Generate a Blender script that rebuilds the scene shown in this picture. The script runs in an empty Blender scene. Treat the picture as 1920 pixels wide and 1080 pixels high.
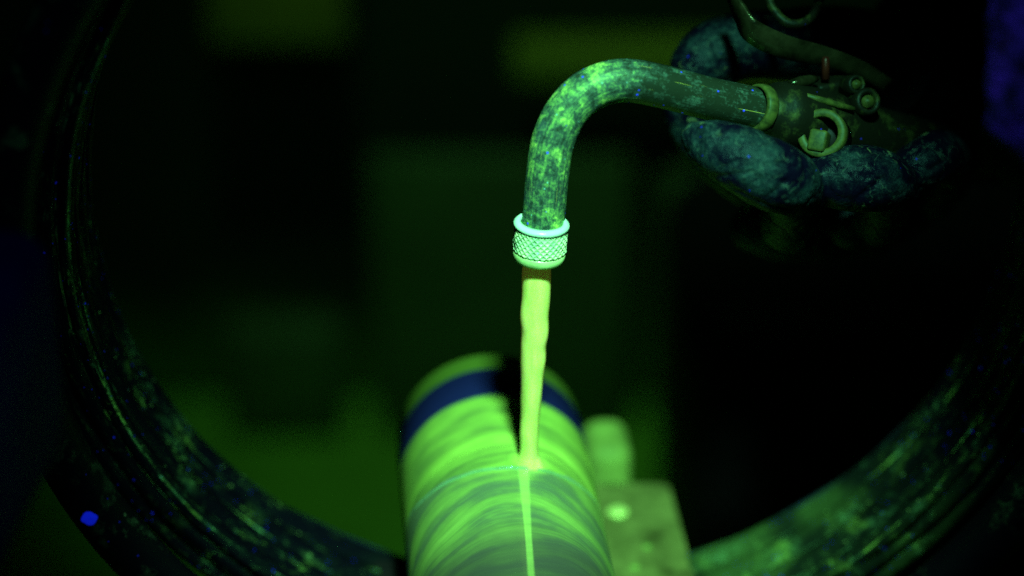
import bpy, bmesh, math, random
import numpy as np
from mathutils import Vector, Matrix, noise as mnoise
R = math.radians
sc = bpy.context.scene
COL = sc.collection

# ------------------------------------------------------------------ camera, light, exposure
PITCH = R(27); FPX = 4693.0; DN = .85           # focal length in 1920-wide pixels, distance to the nozzle
FW = Vector((0, math.cos(PITCH), -math.sin(PITCH))); RT = Vector((1, 0, 0)); UP = Vector((0, math.sin(PITCH), math.cos(PITCH)))
CAM = Vector((-.009056, -.761056, .45633))
def at(px, py, d):                               # photograph pixel + distance -> world point
    return CAM + RT * ((px - 960) / FPX * d) + UP * ((540 - py) / FPX * d) + FW * d
def on_z(px, py, z):
    r = at(px, py, 1) - CAM
    return CAM + r * ((z - CAM.z) / r.z)
def on_y(px, py, y):
    r = at(px, py, 1) - CAM
    return CAM + r * ((y - CAM.y) / r.y)
cd = bpy.data.cameras.new('camera'); cam = bpy.data.objects.new('camera', cd); COL.objects.link(cam)
cd.sensor_width = 36; cd.lens = FPX * 36 / 1920; cd.clip_start = .01; cd.clip_end = 50
cam.location = CAM; cam.rotation_euler = (R(90) - PITCH, 0, 0)
cd.dof.use_dof = True; cd.dof.focus_distance = .848; cd.dof.aperture_fstop = 2.9; cd.dof.aperture_blades = 0
sc.camera = cam

w = bpy.data.worlds.new('World'); sc.world = w; w.use_nodes = True
w.node_tree.nodes['Background'].inputs[0].default_value = (.15, 1, .2, 1)
w.node_tree.nodes['Background'].inputs[1].default_value = .0012

def spot(name, loc, aim, energy, size, blend, radius, color):
    d = bpy.data.lights.new(name, 'SPOT'); o = bpy.data.objects.new(name, d); COL.objects.link(o)
    d.energy = energy; d.spot_size = R(size); d.spot_blend = blend; d.shadow_soft_size = radius; d.color = color
    o.location = loc; o.rotation_euler = (Vector(aim) - Vector(loc)).to_track_quat('-Z', 'Y').to_euler()
    return o
# the hand-held black-light lamp above and in front of the part, plus two added fill lights
LAMP = (.060, -.365, .65)
spot('inspection_lamp', LAMP, (.004, .04, .01), 60, 26, 1.0, .030, (.66, 1, .72))
spot('front_fill', LAMP, (.03, .05, .05), 1.6, 110, 1.0, .03, (.45, .85, 1))  # added wide fill for the cloth, glove and ring
spot('background_fill', (-.10, .10, 1.1), (.06, .78, -.25), 16, 33, 1.0, .05, (.55, 1, .45))  # added fill that brightens the background shapes

vs = sc.view_settings; vs.view_transform = 'Standard'; vs.look = 'None'; vs.exposure = 0; vs.gamma = 1; vs.use_curve_mapping = False
sc.cycles.max_bounces = 8; sc.cycles.use_denoising = False

# ------------------------------------------------------------------ node helper
class NT:
    def __init__(s, name):
        s.m = bpy.data.materials.new(name); s.m.use_nodes = True; s.t = s.m.node_tree
        s.b = s.t.nodes['Principled BSDF']
        s.tc = s.t.nodes.new('ShaderNodeTexCoord')
    def put(s, v, sock):
        if isinstance(v, bpy.types.NodeSocket): s.t.links.new(v, sock)
        elif isinstance(v, (tuple, list)) and len(v) == 3 and sock.type == 'RGBA': sock.default_value = (*v, 1)
        else: sock.default_value = v
    def M(s, op, a, b=0., c=0.):
        n = s.t.nodes.new('ShaderNodeMath'); n.operation = op
        for i, v in enumerate((a, b, c)): s.put(v, n.inputs[i])
        return n.outputs[0]
    def add(s, a, b): return s.M('ADD', a, b)
    def sub(s, a, b): return s.M('SUBTRACT', a, b)
    def mul(s, a, b): return s.M('MULTIPLY', a, b)
    def sep(s, v):
        n = s.t.nodes.new('ShaderNodeSeparateXYZ'); s.put(v, n.inputs[0]); return n.outputs
    def comb(s, x, y, z):
        n = s.t.nodes.new('ShaderNodeCombineXYZ')
        for i, v in enumerate((x, y, z)): s.put(v, n.inputs[i])
        return n.outputs[0]
    def noise(s, v, scale, detail=3., rough=.55, dist=0.):
        n = s.t.nodes.new('ShaderNodeTexNoise'); s.put(v, n.inputs['Vector'])
        n.inputs['Scale'].default_value = scale; n.inputs['Detail'].default_value = detail
        n.inputs['Roughness'].default_value = rough; n.inputs['Distortion'].default_value = dist
        return n.outputs[0]
    def vor(s, v, scale, feature='F1', rand=1.):
        n = s.t.nodes.new('ShaderNodeTexVoronoi'); n.feature = feature; s.put(v, n.inputs['Vector'])
        n.inputs['Scale'].default_value = scale; n.inputs['Randomness'].default_value = rand
        return n
    def ss(s, x, a, b):                          # smooth step, a > b inverts
        n = s.t.nodes.new('ShaderNodeMapRange'); n.interpolation_type = 'SMOOTHSTEP'
        s.put(x, n.inputs[0])
        if a <= b: vals = (a, b, 0., 1.)
        else: vals = (b, a, 1., 0.)
        for i, v in enumerate(vals): n.inputs[i + 1].default_value = v
        return n.outputs[0]
    def mix(s, f, a, b):
        n = s.t.nodes.new('ShaderNodeMix'); n.data_type = 'RGBA'
        s.put(f, n.inputs[0]); s.put(a, n.inputs[6]); s.put(b, n.inputs[7]); return n.outputs[2]
    def ramp(s, f, stops):
        n = s.t.nodes.new('ShaderNodeValToRGB'); s.put(f, n.inputs[0]); e = n.color_ramp.elements
        while len(e) < len(stops): e.new(.5)
        for i, (p, c) in enumerate(stops): e[i].position = p; e[i].color = (*c, 1)
        return n.outputs[0]
    def bump(s, h, strength=.3, dist=.001):
        n = s.t.nodes.new('ShaderNodeBump'); s.put(h, n.inputs['Height'])
        n.inputs['Strength'].default_value = strength; n.inputs['Distance'].default_value = dist
        s.t.links.new(n.outputs[0], s.b.inputs['Normal'])
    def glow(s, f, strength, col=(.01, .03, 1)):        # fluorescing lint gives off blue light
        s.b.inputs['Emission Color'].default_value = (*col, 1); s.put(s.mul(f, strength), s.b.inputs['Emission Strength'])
    def out(s, color, rough=.5, metal=0., spec=.5, coat=0., tint=(.12, .55, .42)):
        s.put(color, s.b.inputs['Base Color']); s.put(rough, s.b.inputs['Roughness']); s.put(metal, s.b.inputs['Metallic'])
        s.put(spec, s.b.inputs['Specular IOR Level']); s.put(coat, s.b.inputs['Coat Weight'])
        s.b.inputs['Coat Roughness'].default_value = .12; s.b.inputs['Specular Tint'].default_value = (*tint, 1); s.b.inputs['Coat Tint'].default_value = (1, 1, 1, 1)
        return s.m

def specks(n, v, scale, size, seed=0.):          # scattered lint dots
    vo = n.vor(v, scale)
    d = n.ss(vo.outputs['Distance'], size, size * .4)
    pick = n.ss(n.sep(vo.outputs['Color'])[0], .72, .74)
    return n.mul(d, pick)

# ------------------------------------------------------------------ mesh helpers
def obj(name, verts, faces, mat, parent=None, smooth=True, loc=None):
    me = bpy.data.meshes.new(name); me.from_pydata([tuple(v) for v in verts], [], faces); me.update()
    bm = bmesh.new(); bm.from_mesh(me); bmesh.ops.recalc_face_normals(bm, faces=bm.faces); bm.to_mesh(me); bm.free()
    if smooth: me.polygons.foreach_set('use_smooth', [True] * len(me.polygons))
    o = bpy.data.objects.new(name, me); COL.objects.link(o)
    if mat: me.materials.append(mat)
    if parent: o.parent = parent
    if loc is not None: o.location = loc
    return o
def tag(o, label=None, cat=None, group=None, kind=None):
    for k, v in (('label', label), ('category', cat), ('group', group), ('kind', kind)):
        if v: o[k] = v
    return o
def empty(name, loc=(0, 0, 0), mw=None):
    o = bpy.data.objects.new(name, None); COL.objects.link(o)
    if mw is not None: o.matrix_world = mw
    else: o.location = loc
    o.empty_display_size = .01
    return o
def sharp(o, ang=35):
    bm = bmesh.new(); bm.from_mesh(o.data)
    for e in bm.edges:
        if len(e.link_faces) == 2 and e.calc_face_angle(0) > R(ang): e.smooth = False
    bm.to_mesh(o.data); bm.free(); return o
def lathe(profile, n=96, closed=False, fn=None):
    """profile: (radius, axial) list, axis = Z; returns verts, faces"""
    V, F = [], []; m = len(profile)
    for i in range(n):
        a = 2 * math.pi * i / n
        for j, (r, z) in enumerate(profile):
            if fn: r, z = fn(r, z, a, j)
            V.append((r * math.cos(a), r * math.sin(a), z))
    for i in range(n):
        k = (i + 1) % n
        for j in range(m if closed else m - 1):
            l = (j + 1) % m
            F.append((i * m + j, k * m + j, k * m + l, i * m + l))
    if not closed:
        if profile[0][0] > 1e-6: F.append([i * m for i in range(n)])
        if profile[-1][0] > 1e-6: F.append([i * m + m - 1 for i in range(n)][::-1])
    return V, F
def smooth_path(pts, n):
    """Catmull-Rom through tuples of any length"""
    P = [np.array(p, float) for p in pts]; P = [2 * P[0] - P[1]] + P + [2 * P[-1] - P[-2]]
    out = []; segs = len(P) - 3
    for q in range(n + 1):
        t = q / n * segs; i = min(int(t), segs - 1); u = t - i
        a, b, c, d = P[i:i + 4]
        out.append(.5 * ((2 * b) + (-a + c) * u + (2 * a - 5 * b + 4 * c - d) * u * u + (-a + 3 * b - 3 * c + d) * u ** 3))
    return out
def sweep(path, radii, n=32, cap=True, fn=None):
    V, F = [], []; P = [Vector(p) for p in path]; m = len(P)
    t0 = (P[1] - P[0]).normalized(); nrm = t0.orthogonal().normalized()
    for i in range(m):
        t = (P[min(i + 1, m - 1)] - P[max(i - 1, 0)]).normalized()
        nrm = (nrm - t * nrm.dot(t)).normalized(); b = t.cross(nrm)
        for k in range(n):
            a = 2 * math.pi * k / n; r = radii[i] if hasattr(radii, '__len__') else radii
            if fn: r = fn(r, i / (m - 1), a)
            V.append(P[i] + nrm * (r * math.cos(a)) + b * (r * math.sin(a)))
    for i in range(m - 1):
        for k in range(n):
            l = (k + 1) % n; F.append((i * n + k, i * n + l, (i + 1) * n + l, (i + 1) * n + k))
    if cap: F.append(list(range(n))[::-1]); F.append([(m - 1) * n + k for k in range(n)])
    return V, F
def rbox(sx, sy, sz, bev=.002, seg=3):
    bm = bmesh.new(); bmesh.ops.create_cube(bm, size=1)
    for v in bm.verts: v.co.x *= sx; v.co.y *= sy; v.co.z *= sz
    bmesh.ops.bevel(bm, geom=list(bm.edges), offset=bev, segments=seg, affect='EDGES', profile=.5)
    V = [v.co.copy() for v in bm.verts]; F = [[v.index for v in f.verts] for f in bm.faces]; bm.free(); return V, F
def frame(z_axis, origin, x_hint=(1, 0, 0)):
    z = Vector(z_axis).normalized(); x = Vector(x_hint); x = (x - z * x.dot(z)).normalized(); y = z.cross(x)
    return Matrix(((x.x, y.x, z.x, origin[0]), (x.y, y.y, z.y, origin[1]), (x.z, y.z, z.z, origin[2]), (0, 0, 0, 1)))

# ------------------------------------------------------------------ materials (colour response under black light)
def simple(name, c, rough=.5, metal=0., spec=.5, var=.3, scale=60, bump=.15):
    n = NT(name); v = n.tc.outputs['Object']
    f = n.noise(v, scale, 5, .6)
    dark = tuple(x * (1 - var) for x in c); lite = tuple(min(1, x * (1 + var)) for x in c)
    n.bump(n.noise(v, scale * 6, 4), bump, .0006)
    return n.out(n.ramp(f, [(.3, dark), (.7, lite)]), rough, metal, spec)

def mat_coil():
    n = NT('coil_black_residue'); v = n.tc.outputs['Object']; x, y, z = n.sep(v)
    ang = n.M('ARCTAN2', y, x); rad = n.M('SQRT', n.add(n.mul(x, x), n.mul(y, y)))
    tw = n.add(ang, n.mul(n.sub(n.noise(v, 30, 2), .5), .12))
    sv = n.comb(n.mul(tw, .17), n.mul(rad, 6.), n.mul(z, 6.))           # stretched along the hoop
    s2 = n.comb(n.add(n.mul(tw, .17), n.mul(z, 1.5)), n.mul(rad, 2.5), n.mul(z, 2.5))
    low = n.ss(n.noise(v, 24, 3, .55), .45, .60)
    bounce = n.mul(n.ss(y, .085, .145), n.ss(x, -.10, .07))              # bounce light off the bar painted in with the residue, lower right
    gate = n.ss(n.noise(v, 330, 5, .75), .44, .60)                     # broken-up, flaky edges
    streak = n.mul(n.ss(n.noise(sv, 55, 6, .68, .3), .54, .66), gate)
    brush = n.mul(n.ss(n.noise(s2, 260, 5, .72), .52, .64), n.ss(n.noise(v, 38, 3), .54, .64))
    smear = n.mul(n.ss(n.noise(v, 62, 6, .7, .5), .52, .66), n.add(.35, n.mul(gate, .65)))
    lines = 0.
    for zc in (.0056, .0185, .0325, .0442):
        lines = n.M('MAXIMUM', lines, n.ss(n.M('ABSOLUTE', n.sub(z, zc)), .0008, .0002))
    for rc in (.1797, .1730, .1688):
        lines = n.M('MAXIMUM', lines, n.mul(n.ss(n.M('ABSOLUTE', n.sub(rad, rc)), .0005, .0002), n.ss(z, .001, 0.)))
    lines = n.mul(lines, n.mul(n.ss(n.noise(sv, 24, 5, .7), .47, .60), n.ss(n.noise(v, 420, 3, .7), .36, .56)))
    f = n.M('MAXIMUM', n.mul(streak, n.add(.10, n.mul(low, .55))), n.mul(brush, .6))
    f = n.M('MAXIMUM', f, n.mul(smear, n.add(n.mul(low, .22), n.mul(bounce, .75))))
    f = n.M('MAXIMUM', f, lines)
    tint = n.mix(n.ss(n.noise(v, 90, 3), .4, .6), (.12, .44, .06), (.06, .30, .10))
    c = n.mix(f, (.0012, .0026, .0050), tint)
    c = n.mix(n.mul(bounce, n.add(.05, n.mul(low, .22))), c, (.06, .25, .04))  # green tint painted for the bounce light
    c = n.mix(n.mul(n.ss(z, .0415, .044), n.ss(n.noise(sv, 30, 3), .4, .6)), c, (.012, .045, .055))
    blue = specks(n, v, 170, .10); b2 = specks(n, v, 460, .13)
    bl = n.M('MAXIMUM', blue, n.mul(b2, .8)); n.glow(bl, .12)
    c = n.mix(bl, c, (.01, .03, .8))
    fl = specks(n, n.comb(z, x, y), 240, .16)
    c = n.mix(n.mul(fl, .7), c, (.10, .33, .08))
    n.bump(n.add(n.noise(sv, 60, 5), n.mul(f, .5)), .5, .0012)
    return n.out(c, n.add(.28, n.mul(f, .3)), 0, .3, 0., (.10, .5, .16))

def mat_bar():
    n = NT('wet_fluorescent_steel'); v = n.tc.outputs['Object']; x, y, z = n.sep(v)   # axis = z, top = +y (see bar builder)
    ang = n.M('ARCTAN2', x, y); aa = n.mul(ang, ang)
    nz = n.noise(v, 22, 1.5, .4)
    zz = n.add(n.add(z, n.mul(n.sub(nz, .5), .022)), n.mul(aa, .007))
    sv = n.comb(n.mul(zz, 1.), n.mul(ang, .003), 0.)
    broad = n.noise(sv, 85, 2, .5); fine = n.noise(sv, 380, 3, .55); hair = n.noise(sv, 1000, 2, .5)
    cloud = n.noise(v, 48, 3, .5)
    f = n.add(n.add(n.mul(broad, .42), n.mul(cloud, .26)), n.add(n.mul(fine, .23), n.mul(hair, .09)))
    green = n.ramp(f, [(.37, (.05, .16, .04)), (.45, (.09, .30, .045)), (.54, (.15, .49, .055)), (.65, (.24, .74, .085))])
    # film pushed out below the impact: thin, bluish grey-green
    zc = n.add(z, n.mul(aa, -.006))
    zc = n.add(zc, n.mul(n.sub(n.noise(v, 55, 3), .5), .007))
    film = n.ss(zc, -.004, -.008)
    thin = n.mul(film, n.add(.38, n.mul(n.ss(n.add(broad, n.mul(cloud, .5)), .80, .62), .5)))
    c = n.mix(thin, green, (.060, .165, .075))
    fl = n.mul(n.mul(film, n.ss(hair, .54, .62)), .16)
    c = n.mix(fl, c, (.15, .55, .07))
    dx = n.sub(x, -.0085); dz = n.M('DIVIDE', n.sub(z, .001), 1.15)
    imp = n.ss(n.add(n.M('SQRT', n.add(n.mul(dx, dx), n.mul(dz, dz))), n.mul(n.sub(nz, .5), .006)), .0085, .002)
    c = n.mix(n.mul(imp, .8), c, (.30, .88, .10))
    line = n.mul(n.ss(zc, -.0062, -.0052), n.ss(zc, -.0034, -.0044))
    c = n.mix(n.mul(line, .3), c, (.08, .22, .34))
    # bare front section
    zf = n.add(z, n.mul(n.sub(n.noise(v, 40, 4), .5), .016))
    c = n.mix(n.mul(n.ss(zf, -.030, -.060), .82), c, (.036, .066, .044))
    # narrow pale green line along the top
    xl = n.M('ABSOLUTE', n.sub(x, n.add(-.006, n.mul(z, -.048))))
    wd = n.add(.00115, n.mul(n.M('MAXIMUM', n.add(z, .05), 0.), .018))
    top_line = n.mul(n.ss(n.M('DIVIDE', xl, wd), 1.25, .65), n.ss(z, .001, -.004))
    top_line = n.mul(top_line, n.add(.55, n.mul(fine, .6)))
    c = n.mix(n.mul(top_line, .6), c, (.26, .74, .12))
    # bare blue collar and the dull far shoulder
    zb = n.add(z, n.mul(n.sub(n.noise(v, 25, 2), .5), .002))
    c = n.mix(n.ss(zb, .0460, .0485), c, n.mix(specks(n, v, 70, .2), (.005, .013, .065), (.04, .16, .20)))
    c = n.mix(n.ss(zb, .0682, .0695), c, (.06, .21, .02))
    n.bump(f, .35, .0012)
    return n.out(c, n.add(.22, n.mul(f, .35)), 0, .3, .35)

def mat_tube():
    n = NT('steel_tube_residue'); v = n.tc.outputs['Object']; uv = n.sep(n.tc.outputs['UV'])
    u, w_ = uv[0], uv[1]                                         # along the tube, round the tube
    a = n.noise(v, 260, 6, .72, .3); b = n.noise(v, 95, 4, .6); g = n.noise(v, 1100, 3, .7)
    st = n.noise(n.comb(n.mul(u, 5.), n.mul(w_, 40.), 0.), 1.2, 5, .65)
    coat = n.ss(u, .80, .56)                                     # strong near the outlet, darker towards the grip
    f = n.add(n.add(n.mul(a, .42), n.mul(b, .26)), n.add(n.mul(g, .22), n.mul(st, .22)))
    f = n.add(f, n.mul(n.sub(coat, 1.), .105))
    c = n.ramp(f, [(.455, (.005, .018, .009)), (.54, (.016, .072, .045)), (.61, (.060, .27, .060)), (.70, (.26, .72, .11))])
    c = n.mix(n.mul(n.ss(n.noise(v, 55, 3), .54, .64), n.mul(coat, .6)), c, (.018, .075, .075))
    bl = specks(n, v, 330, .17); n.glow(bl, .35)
    c = n.mix(bl, c, (.02, .06, .85))
    c = n.mix(n.mul(specks(n, n.comb(n.sep(v)[2], n.sep(v)[0], n.sep(v)[1]), 420, .16), n.mul(coat, .7)), c, (.10, .55, .45))
    scr = n.ss(n.noise(n.comb(n.mul(u, 9.), n.mul(w_, 130.), 0.), 1., 1, .4), .74, .78)
    c = n.mix(n.mul(scr, .55), c, (.2, .42, .06))
    n.bump(f, .4, .0008)
    return n.out(c, n.add(.24, n.mul(coat, .2)), 0, .3, 0., (.2, .85, .3))

def mat_glove():
    n = NT('nitrile_glove_stained'); v = n.tc.outputs['Object']
    f = n.ss(n.noise(v, 75, 6, .62, .35), .42, .64); g = n.noise(v, 600, 5, .75); sp = n.ss(n.noise(v, 1500, 2, .6), .5, .62)
    f = n.mul(f, n.add(.35, n.mul(n.ss(g, .35, .6), .8)))
    c = n.mix(f, (.0008, .0016, .006), (.003, .020, .018))
    edge = n.mul(n.ss(n.noise(v, 120, 4, .7, .8), .60, .66), n.ss(n.noise(v, 40, 2), .5, .6))
    c = n.mix(n.mul(edge, .7), c, (.05, .16, .05))
    tn = n.noise(v, 85, 5, .55, .5)
    tide = n.mul(n.ss(n.M('ABSOLUTE', n.sub(tn, .52)), .018, .004), n.ss(n.noise(v, 300, 3), .42, .58))
    c = n.mix(n.mul(tide, .4), c, (.02, .085, .05))
    c = n.mix(n.mul(specks(n, v, 260, .12), .9), c, (.01, .02, .6))
    c = n.mix(n.mul(sp, n.mul(f, .25)), c, (.03, .11, .08))
    n.bump(n.add(n.add(n.noise(v, 160, 4, .6, .6), n.mul(n.noise(v, 60, 3, .5, 1.2), 1.6)), n.mul(g, .25)), .7, .0014)
    return n.out(c, n.add(.34, n.mul(f, .25)), 0, .14)

def mat_gun():
    n = NT('dark_gun_metal'); v = n.tc.outputs['Object']
    f = n.ss(n.noise(v, 150, 5, .65), .5, .72)
    c = n.mix(f, (.003, .007, .003), (.018, .055, .010))
    c = n.mix(specks(n, v, 300, .14), c, (.02, .03, .5))
    n.bump(n.noise(v, 500, 4), .3, .0005)
    return n.out(c, .5, .2, .3)
def mat_trim():
    n = NT('worn_brass_residue'); v = n.tc.outputs['Object']
    f = n.noise(v, 330, 5, .7)
    return n.out(n.ramp(f, [(.35, (.008, .026, .006)), (.62, (.026, .075, .012))]), .5, 0, .3)
def mat_collar():
    n = NT('knurled_steel_wet'); v = n.tc.outputs['Object']
    f = n.noise(v, 230, 5, .65); g = n.noise(v, 90, 3)
    c = n.ramp(n.add(n.mul(f, .6), n.mul(g, .4)), [(.34, (.14, .55, .28)), (.5, (.30, .90, .38)), (.66, (.45, .98, .42))])
    c = n.mix(specks(n, v, 380, .2), c, (.10, .5, .7))
    return n.out(c, .28, .05, .6, .3)
def mat_liquid():
    n = NT('fluorescent_liquid'); v = n.tc.outputs['Object']; x, y, z = n.sep(v)
    f = n.noise(n.comb(n.mul(x, 4.), n.mul(y, 4.), z), 70, 3, .5, .3)
    c = n.ramp(f, [(.35, (.40, .93, .15)), (.65, (.54, .97, .22))])
    n.bump(f, .2, .001)
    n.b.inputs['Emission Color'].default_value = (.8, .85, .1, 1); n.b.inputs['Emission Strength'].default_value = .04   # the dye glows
    n.b.inputs['Subsurface Weight'].default_value = .3; n.b.inputs['Subsurface Radius'].default_value = (1., .8, .2); n.b.inputs['Subsurface Scale'].default_value = .003
    return n.out(c, .12, 0, .5, .5, (1, 1, 1))

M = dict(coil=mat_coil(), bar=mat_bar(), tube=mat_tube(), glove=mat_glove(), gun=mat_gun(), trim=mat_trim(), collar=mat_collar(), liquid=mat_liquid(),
    rim=simple('rim_cyan', (.28, .88, .52), .25, .1, .6, .12, 200), endring=simple('end_ring_green', (.26, .80, .24), .3, .2, .6, .3, 160),
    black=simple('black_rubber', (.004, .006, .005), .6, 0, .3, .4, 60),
    boxblack=simple('black_paint', (.0006, .001, .045), .7, 0, .05, .5, 20),
    floor=simple('wet_tank_floor', (.09, .37, .03), .55, 0, .3, .25, 7), wall=simple('dark_tank_wall', (.016, .046, .018), .6, 0, .3, .4, 6),
    panel=simple('green_film_panel', (.034, .10, .024), .5, 0, .3, .3, 8), olive=simple('olive_residue', (.11, .22, .015), .5, 0, .3, .2, 10),
    film=simple('thin_film', (.09, .36, .12), .12, 0, .5, .3, 200),
    copper=simple('copper_stem', (.02, .009, .004), .4, .3, .4, .3, 300),
    dullolive=simple('dull_olive', (.085, .15, .016), .5, 0, .3, .3, 10),
    plate=simple('scuffed_plate', (.075, .17, .035), .4, .2, .4, .6, 70), post=simple('wet_post', (.10, .30, .045), .6, 0, .2, .35, 60),
    screw=simple('screw_bright', (.32, .78, .16), .3, .2, .5, .2, 300), lint=simple('blue_lint', (.01, .03, .95), .9, 0, .02, .1, 300),
    lever=simple('lever_steel', (.016, .040, .014), .2, .7, .5, .7, 140))

def mat_cable():
    n = NT('cable_rubber'); v = n.tc.outputs['Object']
    f = n.mul(n.ss(n.noise(v, 90, 5, .65), .52, .68), n.ss(n.noise(v, 24, 2), .42, .6))
    c = n.mix(n.mul(f, .7), (.0022, .0032, .006), (.04, .13, .05))
    c = n.mix(specks(n, v, 120, .12), c, (.05, .14, .06)); c = n.mix(specks(n, v, 210, .11), c, (.01, .02, .5))
    n.bump(n.noise(v, 200, 4), .3, .001)
    return n.out(c, .5, 0, .15)
M['cable'] = mat_cable()
def mat_denim():
    n = NT('blue_work_cloth'); v = n.tc.outputs['Object']
    f = n.noise(v, 130, 6, .7)
    c = n.ramp(f, [(.40, (.001, .001, .012)), (.53, (.014, .006, .15)), (.66, (.036, .012, .42))])
    c = n.mix(n.mul(n.ss(n.noise(v, 210, 3), .62, .7), .6), c, (.03, .002, .02))
    n.bump(f, .6, .003)
    return n.out(c, .9, 0, .1)
M['denim'] = mat_denim()
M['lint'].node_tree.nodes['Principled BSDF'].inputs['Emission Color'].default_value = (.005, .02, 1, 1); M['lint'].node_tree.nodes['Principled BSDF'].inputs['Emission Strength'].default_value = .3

# ------------------------------------------------------------------ setting
FZ = -.50
o = obj('tank_floor', [(-2, -1.5, FZ), (2, -1.5, FZ), (2, .93, FZ), (-2, .93, FZ)], [(0, 1, 2, 3)], M['floor']); tag(o, kind='structure')
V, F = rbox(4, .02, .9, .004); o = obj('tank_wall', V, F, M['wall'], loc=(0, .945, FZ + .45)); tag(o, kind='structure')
n_ = NT('tank_wall_green_foot'); v_ = n_.tc.outputs['Object']; z_ = n_.add(n_.sep(v_)[2], n_.mul(n_.sub(n_.noise(v_, 6, 4), .5), .12))
n_.out(n_.mix(n_.ss(z_, -.34, -.50), (.009, .026, .012), (.07, .28, .03)), .6, 0, .2); o.data.materials[0] = n_.m  # wall colour turns greener towards its foot

# ------------------------------------------------------------------ test bar
YAW = .082
bar_axis = Vector((-math.sin(YAW), math.cos(YAW), 0)); RB = .0363
bar = empty('steel_bar', (0, 0, 0))
mw = frame(bar_axis, (-.0112, 0, -RB), (-1, 0, 0))          # local z along the bar, local y up
bar.matrix_world = mw
up_local = mw.to_3x3().inverted() @ Vector((0, 0, 1))
prof = [(.0, -.42), (RB - .002, -.42), (RB, -.418)] + [(RB, -.418 + .004 * i) for i in range(1, 117)] + [(RB, .0495), (RB, .0505), (RB, .0675), (RB - .0006, .0683), (RB - .0006, .0800), (RB - .003, .0825), (.0, .0825)]
V, F = lathe(prof, 128)
b = obj('shaft', V, F, M['bar'], bar)
if up_local.y < 0: raise RuntimeError('bar frame flipped')
tag(bar, 'wet round steel bar with glowing green swirls under the falling liquid', 'bar')

# ------------------------------------------------------------------ liquid stream
st_px = [(1006.5, 488, 24), (1006, 510, 28.3), (1005, 555, 27.8), (1002, 590, 27.2), (1003, 620, 25.8), (999.5, 648, 24), (1000, 675, 24.2), (998, 706, 21.8), (996, 745, 20.6), (995, 780, 18.8), (993, 810, 18.9), (992.5, 834, 18.4), (992.3, 850, 19.5), (992.2, 858, 21.5), (992.2, 866, 25), (992.2, 876, 30)]
pts = []
for (x, y, r) in st_px:
    d = .85 + (y - 495) / 367 * .0353
    p = at(x, y, d); pts.append((p.x, p.y * 0 + -.0005 * 0 + p.y, p.z, r / FPX * d))
sp = smooth_path(pts, 90)
def wob(r, t, a):
    k = min(1, max(0, (t - .1) / .2)) * min(1, max(0, (1 - t) / .15))
    return r * (1 + k * (.012 * math.sin(3 * a + 9 * t) + .05 * math.sin(2 * a - 6 * t + 1) + .02 * math.sin(a + 31 * t)))
V, F = sweep([p[:3] for p in sp], [p[3] * .965 for p in sp], 40, True, wob)
stream = obj('liquid_stream', V, F, M['liquid']); rim = []
for i in range(61):
    a_ = -1.15 + 2.3 * i / 60; zz_ = -.0048 + .006 * a_ * a_ + .0012 * mnoise.noise(Vector((a_ * 2.3, 7, 0)))
    rim.append(mw @ Vector((RB * math.sin(a_), RB * math.cos(a_), zz_)))
V, F = sweep(rim, [.0005 * (1 - abs(i - 30) / 31) ** .6 + .00005 for i in range(61)], 10)
obj('sheet_rim', V, F, M['film'], stream)
tag(stream, 'bright yellow green stream of liquid pouring from the knurled nozzle', 'liquid')

# ------------------------------------------------------------------ coil
coil_axis = Vector((-math.sin(.056), math.cos(.056), 0))
CC = Vector((.0106, .0062, .0844)); RO = .1862
coil = empty('magnetising_coil'); coil.matrix_world = frame(coil_axis, CC, (1, 0, 0))
def groove(z): return 0
# inner shell profile (radius, axial) with ridges; axial 0 = near side
body = [(.1965, .002), (.1965, -.001), (.1945, -.003), (.1915, -.0035), (.1905, -.0015), (.1895, -.0015), (.1885, -.0035), (.1850, -.0038), (.1838, -.0018), (.1828, -.0018),
        (.1815, -.0035), (.1795, -.003), (.1784, 0), (.1780, .004), (.1786, .0055), (.1786, .0065), (.1772, .0085), (.1764, .013), (.1766, .0175), (.1775, .019), (.1775, .0205), (.1760, .0225), (.1752, .028),
        (.1755, .0325), (.1764, .034), (.1764, .0352), (.1750, .037), (.1742, .042), (.1742, .0455), (.1752, .048), (.178, .049), (.1965, .049)]
V, F = lathe(body, 240, True, lambda r, z, a, j: (r - .0103 + .0017 * z / .048 + .0004 * math.sin(7 * a + j) + .0003 * math.sin(23 * a + 2 * j), z * .94 + .0003 * math.sin(17 * a + j)))
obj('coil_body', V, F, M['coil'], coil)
V, F = lathe([(RO - .001, .007), (RO + .002, .009), (RO + .002, .038), (RO - .001, .040)], 160, True); obj('outer_band', V, F, M['black'], coil)
V, F = rbox(.14, .05, abs(FZ - (CC.z - RO - .001)), .004); pd = obj('pedestal', V, F, M['black'], coil)
pd.matrix_parent_inverse = coil.matrix_world.inverted(); pd.location = (CC.x - .003, CC.y + .024, (FZ + CC.z - RO - .001) / 2)
# dark terminal housing on the near left of the coil
V, F = rbox(.12, .09, .075, .012, 5); tb = obj('terminal_box', V, F, M['boxblack'], coil)
tb.matrix_parent_inverse = coil.matrix_world.inverted(); tb.location = at(-345, 748, .70); tb.rotation_euler = (0, 0, -.1)
tag(coil, 'large black magnetising coil ring smeared with green residue around the bar', 'coil')
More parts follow.
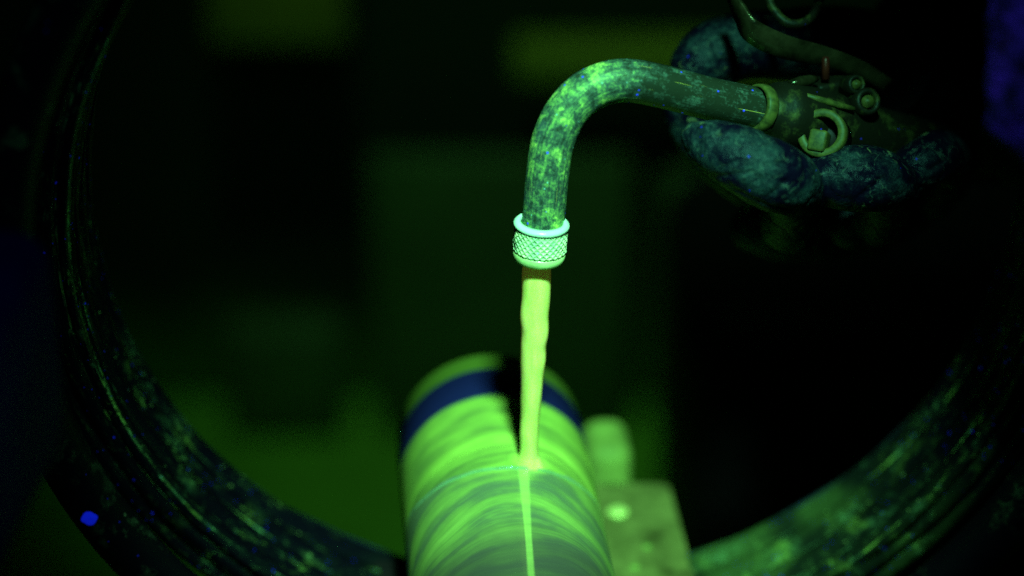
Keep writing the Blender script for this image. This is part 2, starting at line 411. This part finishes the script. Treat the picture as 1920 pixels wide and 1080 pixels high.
# cable loop in front of the coil
lc = CC; la = Vector((-math.sin(.0545), math.cos(.0545), 0)); mwl = frame(la, lc + la * -.0224)
ring = [mwl @ Vector((.1867 * math.cos(a), .1867 * math.sin(a), 0)) for a in [2 * math.pi * i / 200 for i in range(201)]]
V, F = sweep(ring, .0094, 20, False)
cab = obj('cable_loop', V, F, M['cable']); tag(cab, 'black rubber cable loop running in front of the coil ring', 'cable')
lp = at(167, 972, .828)
def blob(r, seed, sq=(1, 1, 1), amp=.35, sub=3):
    bm = bmesh.new(); bmesh.ops.create_icosphere(bm, subdivisions=sub, radius=r)
    for v in bm.verts:
        k = 1 + amp * mnoise.noise(v.co / r * 1.3 + Vector((seed, 0, 0))); v.co = Vector((v.co.x * sq[0], v.co.y * sq[1], v.co.z * sq[2])) * k
    V = [v.co.copy() for v in bm.verts]; F = [[v.index for v in f.verts] for f in bm.faces]; bm.free(); return V, F
V, F = blob(.0022, 4, (1.15, .9, .95), .3, 4); o = obj('lint_ball', V, F, M['lint'], loc=lp); tag(o, 'bright blue lint ball stuck on the black cable at lower left', 'lint')

# ------------------------------------------------------------------ supports
PZ = -.0729
a = on_z(1090, 906, PZ); b = on_z(1254, 904, PZ); c = on_z(1305, 1085, PZ)
dr = (c - b).normalized(); L = .17
def prism(name, poly, z0, z1, mat, parent=None, bev=.0012):
    bm = bmesh.new(); vs_ = [bm.verts.new((p[0], p[1], z0)) for p in poly]; f = bm.faces.new(vs_)
    r = bmesh.ops.extrude_face_region(bm, geom=[f]); bmesh.ops.translate(bm, verts=[e for e in r['geom'] if isinstance(e, bmesh.types.BMVert)], vec=(0, 0, z1 - z0))
    bmesh.ops.bevel(bm, geom=list(bm.edges), offset=bev, segments=2, affect='EDGES')
    V = [v.co.copy() for v in bm.verts]; F = [[v.index for v in q.verts] for q in bm.faces]; bm.free()
    return obj(name, V, F, mat, parent, smooth=False)
sup = empty('support_plate', (b.x, b.y, 0))
sup_i = Matrix.Translation((-b.x, -b.y, 0))
a2 = Vector((-.020, a.y, 0)); e2 = b + dr * L; e1 = Vector((-.030, e2.y, 0))
pl = prism('plate', [a2, b, e2, e1], PZ - .004, PZ, M['plate'], sup); pl.matrix_parent_inverse = sup_i
def disc(name, p, r, h, mat, parent, inv, hex_=False):
    V, F = lathe([(r, 0), (r, h * .6), (r * .85, h), (0, h * 1.05)], 6 if hex_ else 24)
    q = obj(name, V, F, mat, parent); q.matrix_parent_inverse = inv; q.location = p; return q
disc('screw', on_z(1158, 962, PZ), .0042, .0014, M['screw'], sup, sup_i)
disc('rivet', on_z(1213, 1026, PZ), .0016, .0006, M['post'], sup, sup_i)
disc('rivet', on_z(1190, 1064, PZ), .0018, .0006, M['post'], sup, sup_i)
for x in (-.015, .05):
    V, F = rbox(.016, .016, PZ - .004 - FZ, .002); q = obj('leg', V, F, M['black'], sup); q.matrix_parent_inverse = sup_i; q.location = (x, -.05, (PZ - .004 + FZ) / 2)
tag(sup, 'scuffed metal support plate with a bright screw right of the bar', 'plate')

pp = on_z(1136, 776, -.062)
V, F = rbox(.0185, .03, -.062 - FZ, .007, 5); o = obj('clamp_post', V, F, M['post'], loc=(pp.x, pp.y - .015, (-.062 + FZ) / 2)); o.rotation_euler = (0, 0, .08)
tag(o, 'bright green wet post behind the support plate', 'post')
q = on_z(752, 1060, PZ)
V, F = rbox(.022, .05, .012, .001); o = obj('shade_block', V, F, M['black'], loc=(q.x - .003, q.y - .03, PZ)); tag(o, 'small black block standing in for shade left of the bar', 'pad')  # black block put in where shade falls left of the bar

# ------------------------------------------------------------------ dim background
def bg(name, x0, y0, x1, y1, ycoord, depth, mat, label, cat, bev=.006, stand=True):
    A = on_y(x0, y0, ycoord); B = on_y(x1, y1, ycoord)
    if stand: B.z = FZ
    sx = abs(B.x - A.x); sz = abs(A.z - B.z)
    V, F = rbox(sx, depth, sz, min(bev, sx / 3, sz / 3, depth / 3)); o = obj(name, V, F, mat, loc=((A.x + B.x) / 2, ycoord + depth / 2, (A.z + B.z) / 2))
    return tag(o, label, cat)
bg('splash_guard', 690, 300, 1180, 748, .87, .02, M['panel'], 'dim green splash guard standing behind the falling stream', 'panel')
bg('wall_box', 378, -120, 652, 92, .82, .08, M['dullolive'], 'blurred olive box on the back wall at upper left', 'box', stand=False)
bg('wall_rail', 962, 98, 1500, 162, .84, .04, M['olive'], 'blurred olive rail on the back wall behind the bent tube', 'rail', stand=False)
bg('floor_block', 412, 618, 648, 745, .86, .04, M['panel'], 'blurred green block on the tank floor left of the panel', 'block', .02)
bg('haze_panel', 1235, 330, 1800, 700, .88, .03, M['panel'], 'dim olive panel added for the green haze behind the gloved hand', 'cabinet')  # added panel standing in for dim green ambient light
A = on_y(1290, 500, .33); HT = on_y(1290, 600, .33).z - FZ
V, F = rbox(.4, .2, HT, .03, 5); o = obj('black_block', V, F, M['black'], loc=(A.x + .2, .33 + .1, FZ + HT / 2)); tag(o, 'matte black block in the dark right background', 'housing')  # plain black block filling the right background

# ------------------------------------------------------------------ spray gun
gun = empty('spray_gun', tuple(at(1012, 495, .85)))
gi = Matrix.Translation(-gun.location)
def gpart(name, V, F, mat, parent=None, smooth=True):
    o = obj(name, V, F, mat, parent or gun, smooth)
    if parent is None: o.matrix_parent_inverse = gi
    return o
mid = [(1012, 470, .8485), (1019, 410, .8455), (1026, 330, .841), (1036, 268, .838), (1058, 217, .8365), (1090, 180, .836), (1130, 158, .8365), (1178, 151, .838), (1245, 163, .841), (1335, 186, .847), (1440, 208, .855)]
mid = [tuple(at(*m)) for m in mid]
tp = smooth_path(mid, 120); RTU = .0073
V, F = sweep([tuple(p) for p in tp], RTU, 48)
tube = gpart('bent_tube', V, F, M['tube'])
ul = tube.data.uv_layers.new(name='UVMap')
for pl_ in tube.data.polygons:
    ks = [tube.data.loops[l].vertex_index % 48 for l in pl_.loop_indices]; wrap = 0 in ks and 47 in ks
    for l in pl_.loop_indices:
        vi = tube.data.loops[l].vertex_index; k = vi % 48
        ul.data[l].uv = (vi // 48 / 120, (k + 48 if wrap and k == 0 else k) / 48)
# knurled collar
ctop = at(1015.5, 419, .8430); cbot = at(1010, 485, .849)
ax = (cbot - ctop).normalized(); Lc = (cbot - ctop).length
cw = frame(-ax, cbot)                     # z up along the collar
RC = .00925
def knurl():
    N, K, Z0, Z1 = 26, 4.0, .0034, Lc - .0012
    nt, nz = N * 12, 56; V, F = [], []
    for i in range(nt):
        a = 2 * math.pi * i / nt
        for j in range(nz + 1):
            t = j / nz; u = N * a / (2 * math.pi); v = K * t
            r1 = abs(((u + v) % 1) - .5) * 2; r2 = abs(((u - v) % 1) - .5) * 2
            h = max(r1, r2) ; h = min(1, max(0, (h - .45) / .5))
            e = min(1, min(t, 1 - t) / .05)
            r = RC - .00055 + .0006 * h * e * (.72 + .5 * mnoise.noise(Vector((math.cos(a) * 3, math.sin(a) * 3, t * 2.5))))
            V.append((r * math.cos(a), r * math.sin(a), Z0 + (Z1 - Z0) * t))
    m = nz + 1
    for i in range(nt):
        k = (i + 1) % nt
        for j in range(nz): F.append((i * m + j, k * m + j, k * m + j + 1, i * m + j + 1))
    F.append([i * m for i in range(nt)]); F.append([i * m + nz for i in range(nt)][::-1])
    return V, F
colr = empty('nozzle_collar'); colr.parent = gun; colr.matrix_parent_inverse = gi; colr.matrix_basis = cw
V, F = knurl(); obj('knurled_sleeve', V, F, M['collar'], colr)
V, F = lathe([(RTU - .0003, Lc + .0002), (RTU + .0002, Lc + .0011), (RC - .0006, Lc + .0008), (RC + .0002, Lc + .0001), (RC + .0002, Lc - .0007), (RC - .0006, Lc - .0014), (RTU, Lc - .0014)], 96, True)
obj('top_rim', V, F, M['rim'], colr)
V, F = lathe([(.0052, -.0002), (.0072, -.0004), (RC - .0009, .0000), (RC - .0004, .0008), (RC - .0003, .0026), (RC - .0009, .0034), (.0052, .0034)], 96, True)
obj('end_ring', V, F, M['endring'], colr)
# gun body
g0 = at(1415, 202, .85); g1 = at(1650, 262, .885); gax = (g1 - g0).normalized(); GL = (g1 - g0).length
gm = frame(gax, g0, UP); 
def gput(o): o.parent = gun; o.matrix_parent_inverse = gi; o.matrix_basis = gm; return o
V, F = lathe([(.0072, -.001), (.0083, 0), (.0086, .0015), (.0086, .003), (.0078, .0042), (.0070, .0044)], 64, True); gput(obj('tube_nut', V, F, M['trim']))
V, F = lathe([(.0, .002), (.0074, .002), (.0076, .006), (.0108, .009), (.0118, .013), (.012, .022), (.012, .046), (.0112, .056), (.0112, .09), (.0, .09)], 64); gput(obj('gun_body', V, F, M['gun']))
# oval boss with stub on the side of the body facing the camera
bc = at(1541, 250, .850); bn = (-FW + UP * .10 - RT * .30).normalized()
bmx = frame(bn, bc, RT)
def bput(o, mx): o.parent = gun; o.matrix_parent_inverse = gi; o.matrix_basis = mx; return o
V, F = lathe([(.0056, -.008), (.0056, .0009), (.0060, .0013), (.0079, .0013), (.0084, .0008), (.0084, -.012)], 64, True); bput(obj('boss_ring', V, F, M['trim']), bmx)
V, F = rbox(.0062, .0075, .009, .001); bput(obj('boss_stub', V, F, M['trim']), frame(bn, at(1536, 266, .852), RT * .97 - UP * .2))
V, F = lathe([(0, -.009), (.0058, -.009), (.0058, -.005), (0, -.005)], 32); bput(obj('boss_recess', V, F, M['black']), bmx)
pa, pb = at(1512, 180, .8515), at(1600, 205, .860)
V, F = sweep([pa, pa.lerp(pb, .33), pa.lerp(pb, .66), pb], [.0010, .0012, .0012, .0010], 12); gpart('slot_bar', V, F, M['trim'])
for (x, y, d, r) in ((1628, 190, .861, .0048), (1606, 158, .863, .0034)):
    mx = frame((-FW + RT * .35 + UP * .1).normalized(), at(x, y, d), UP)
    V, F = lathe([(r * .55, -.010), (r, -.010), (r, 0), (r * .8, .0008), (r * .6, .0004), (r * .55, -.001)], 32, True); s_ = bput(obj('bolt_head', V, F, M['gun']), mx)
    V, F = lathe([(r * .5, -.010), (r * .45, .0004), (0, .0009)], 24); q = obj('bolt_core', V, F, M['trim'], s_)
# top block under the lever
V, F = rbox(.020, .012, .008, .0015); q = obj('valve_block', V, F, M['gun']); bput(q, frame(UP.lerp(-FW, .3), at(1560, 165, .875), gax))
# lever: curved tapering strip
lev = [(1368, -18, .862, .0020), (1388, 22, .860, .0034), (1412, 58, .859, .0042), (1468, 86, .862, .0042), (1540, 104, .868, .0036), (1610, 128, .876, .003), (1665, 160, .884, .0024)]
LP = smooth_path([(*at(x, y, d), wd) for (x, y, d, wd) in lev], 50); V, F = [], []
nrm = (UP * .8 - FW * .6).normalized()
for i, p in enumerate(LP):
    P0 = Vector(p[:3]); t = (Vector(LP[min(i + 1, 50)][:3]) - Vector(LP[max(i - 1, 0)][:3])).normalized()
    up_ = (UP * .85 - FW * .35); up_ = (up_ - t * up_.dot(t)).normalized(); nn = t.cross(up_)
    wd = p[3]; th = .0009
    for (s_, q_) in ((-1, -1), (-.9, 1), (0, 1.8), (.9, 1), (1, -1), (0, -.2)): V.append(P0 + up_ * (wd * s_) - nn * (th * q_))
for i in range(50):
    for k in range(6): F.append((i * 6 + k, i * 6 + (k + 1) % 6, i * 6 + 6 + (k + 1) % 6, i * 6 + 6 + k))
F.append([0, 1, 2, 3, 4, 5]); F.append([300 + k for k in range(6)][::-1])
gpart('lever', V, F, M['lever'])
V, F = lathe([(.0, -.004), (.0014, -.004), (.0014, .003), (.0010, .004), (0, .004)], 20); bput(obj('valve_stem', V, F, M['copper']), frame(UP, at(1548, 128, .866)))
pa, pb = at(1482, 158, .853), at(1530, 148, .862)
V, F = sweep([pa, pa.lerp(pb, .4), pa.lerp(pb, .75), pb], [.0014, .0021, .0019, .0012], 14); gpart('valve_pipe', V, F, M['lever'])
# hanging hook above the lever
hk = [(1440, -30, .875), (1446, 10, .872), (1475, 42, .870), (1512, 40, .872), (1535, 5, .878), (1540, -40, .885)]
HP = smooth_path([tuple(at(*h)) for h in hk], 40); V, F = sweep([tuple(p) for p in HP], .0016, 14); gpart('hook', V, F, M['gun'])
tag(gun, 'spray gun with bent stained steel tube and bright knurled nozzle', 'spray gun')

# ------------------------------------------------------------------ operator: gloved hand, sleeve, clothing
per = empty('person', tuple(at(1800, 300, .93)))
pi_ = Matrix.Translation(-per.location)
chains = {   # (pixel x, pixel y, distance, radius in pixels) of the joints
 'thumb': [(1690, 110, .95, 85), (1560, 85, .93, 76), (1470, 82, .915, 66), (1395, 84, .905, 64), (1335, 104, .899, 60), (1305, 125, .896, 52)],
 'web': [(1330, 110, .902, 58), (1304, 195, .905, 62), (1330, 275, .912, 54), (1400, 340, .925, 50)],
 'index': [(1304, 256, .836, 28), (1338, 273, .832, 50), (1392, 301, .829, 65), (1446, 328, .830, 68), (1482, 346, .838, 60), (1492, 380, .858, 54), (1482, 415, .882, 58), (1500, 400, .92, 64), (1560, 300, .955, 72)],
 'middle': [(1535, 326, .856, 44), (1575, 333, .853, 60), (1625, 336, .854, 64), (1662, 344, .862, 56), (1668, 378, .882, 52), (1645, 405, .908, 56), (1650, 340, .95, 66)],
 'ring': [(1700, 318, .872, 38), (1730, 308, .872, 48), (1762, 292, .878, 48), (1780, 312, .892, 44), (1745, 365, .918, 50), (1710, 330, .96, 62)],
 'little': [(1600, 425, .905, 44), (1660, 410, .912, 46), (1725, 372, .925, 46), (1770, 330, .95, 54), (1760, 270, .97, 64)],
 'heel': [(1415, 425, .935, 46), (1470, 440, .935, 50), (1560, 435, .94, 54), (1650, 415, .95, 58), (1740, 350, .96, 60)],
 'palm1': [(1690, 110, .95, 85), (1780, 140, .96, 100), (1900, 190, .98, 120)],
 'palm2': [(1560, 250, .955, 85), (1660, 260, .965, 95), (1780, 240, .975, 105), (1930, 240, .985, 115)],
}
bm = bmesh.new(); bmesh.ops.create_icosphere(bm, subdivisions=3, radius=1)
iv = np.array([v.co[:] for v in bm.verts]); fi = np.array([[v.index for v in f.verts] for f in bm.faces]); bm.free()
VV, FF = [], []
for nm, ch in chains.items():
    W = smooth_path([(*at(x, y, d), r / FPX * d) for (x, y, d, r) in ch], 9 * (len(ch) - 1))
    for p in W: FF.append(fi + len(iv) * len(VV)); VV.append(iv * p[3] + p[:3])
VV = np.concatenate(VV); FF = np.concatenate(FF)
me = bpy.data.meshes.new('hand_src'); me.from_pydata(VV.tolist(), [], FF.tolist()); me.update()
tmp = bpy.data.objects.new('hand_src', me); COL.objects.link(tmp)
md = tmp.modifiers.new('r', 'REMESH'); md.mode = 'VOXEL'; md.voxel_size = .0009
md = tmp.modifiers.new('s', 'SMOOTH'); md.iterations = 6; md.factor = .5
dg = bpy.context.evaluated_depsgraph_get(); dg.update()
hm = bpy.data.meshes.new_from_object(tmp.evaluated_get(dg)); hm.name = 'gloved_hand'
bpy.data.objects.remove(tmp); bpy.data.meshes.remove(me)
# wrinkles and nail edge pressed into the glove
nv = len(hm.vertices); co = np.empty(nv * 3); hm.vertices.foreach_get('co', co); co = co.reshape(-1, 3)
no = np.empty(nv * 3); hm.vertex_normals.foreach_get('vector', no); no = no.reshape(-1, 3)
rel = co - np.array(CAM); zc = rel @ np.array(FW); px = 960 + FPX * (rel @ np.array(RT)) / zc; py = 540 - FPX * (rel @ np.array(UP)) / zc
disp = np.zeros(nv)
def crease(x0, y0, x1, y1, wd, dep, dmax):
    global disp
    d = np.array([x1 - x0, y1 - y0], float); Ln = np.hypot(*d); d /= Ln
    t = (px - x0) * d[0] + (py - y0) * d[1]; s = np.abs((px - x0) * -d[1] + (py - y0) * d[0])
    k = np.clip(t / 12, 0, 1) * np.clip((Ln - t) / 12, 0, 1)
    disp -= dep * k * np.exp(-(s / wd) ** 2) * (zc < dmax)
crease(1450, 300, 1496, 318, 5, .0008, .845); crease(1440, 372, 1486, 330, 4, .0007, .845); crease(1335, 335, 1420, 322, 4, .0007, .84); crease(1420, 322, 1425, 352, 4, .0007, .84)
crease(1350, 318, 1390, 296, 3, .0007, .84); crease(1590, 300, 1640, 282, 5, .0009, .87); crease(1630, 310, 1672, 290, 5, .0009, .87); crease(1600, 380, 1660, 330, 5, .0008, .87)
crease(1735, 325, 1775, 300, 5, .0008, .885); crease(1560, 300, 1575, 360, 4, .0006, .87); crease(1330, 60, 1360, 130, 6, .0009, .90); crease(1420, 40, 1440, 110, 7, .001, .91)
for i_ in range(nv):
    if px[i_] < 1900:
        q_ = Vector(co[i_]); k_ = mnoise.noise(q_ * 95 + Vector((mnoise.noise(q_ * 40), 0, 0)) * 1.5)
        disp[i_] -= .00045 * max(0, 1 - abs(k_) * 5.5) ** 1.5; disp[i_] += .0006 * mnoise.noise(q_ * 55)
co += no * disp[:, None]; hm.vertices.foreach_set('co', co.ravel())
hm.polygons.foreach_set('use_smooth', [True] * len(hm.polygons)); hm.materials.clear(); hm.materials.append(M['glove'])
hand = bpy.data.objects.new('gloved_hand', hm); COL.objects.link(hand); hand.parent = per; hand.matrix_parent_inverse = pi_
# sleeve and clothing
def wrinkle(r, t, a): return r * (1 + .05 * math.sin(3 * a + 9 * t) + .04 * math.sin(37 * t + 2 * math.sin(a)) + .03 * math.sin(5 * a - 17 * t))
SP = smooth_path([tuple(at(1690, 70, .93)), tuple(at(1830, 125, .945)), tuple(at(2050, 150, 1.0)), tuple(at(2500, -60, 1.06))], 60)
V, F = sweep([tuple(p) for p in SP], [.029 + .012 * min(1, i / 40) for i in range(61)], 48, True, wrinkle); sl = obj('sleeve', V, F, M['black'], per); sl.matrix_parent_inverse = pi_
SP = smooth_path([tuple(at(1985, 330, .75)), tuple(at(1968, 150, .755)), tuple(at(1975, -60, .76)), tuple(at(2000, -300, .78))], 60)
V, F = sweep([tuple(p) for p in SP], [.007 + .012 * min(1, i / 12) for i in range(61)], 48, True, wrinkle); sl = obj('blue_cloth', V, F, M['denim'], per); sl.matrix_parent_inverse = pi_
tag(per, 'person in dark stained gloves gripping the spray gun', 'person')
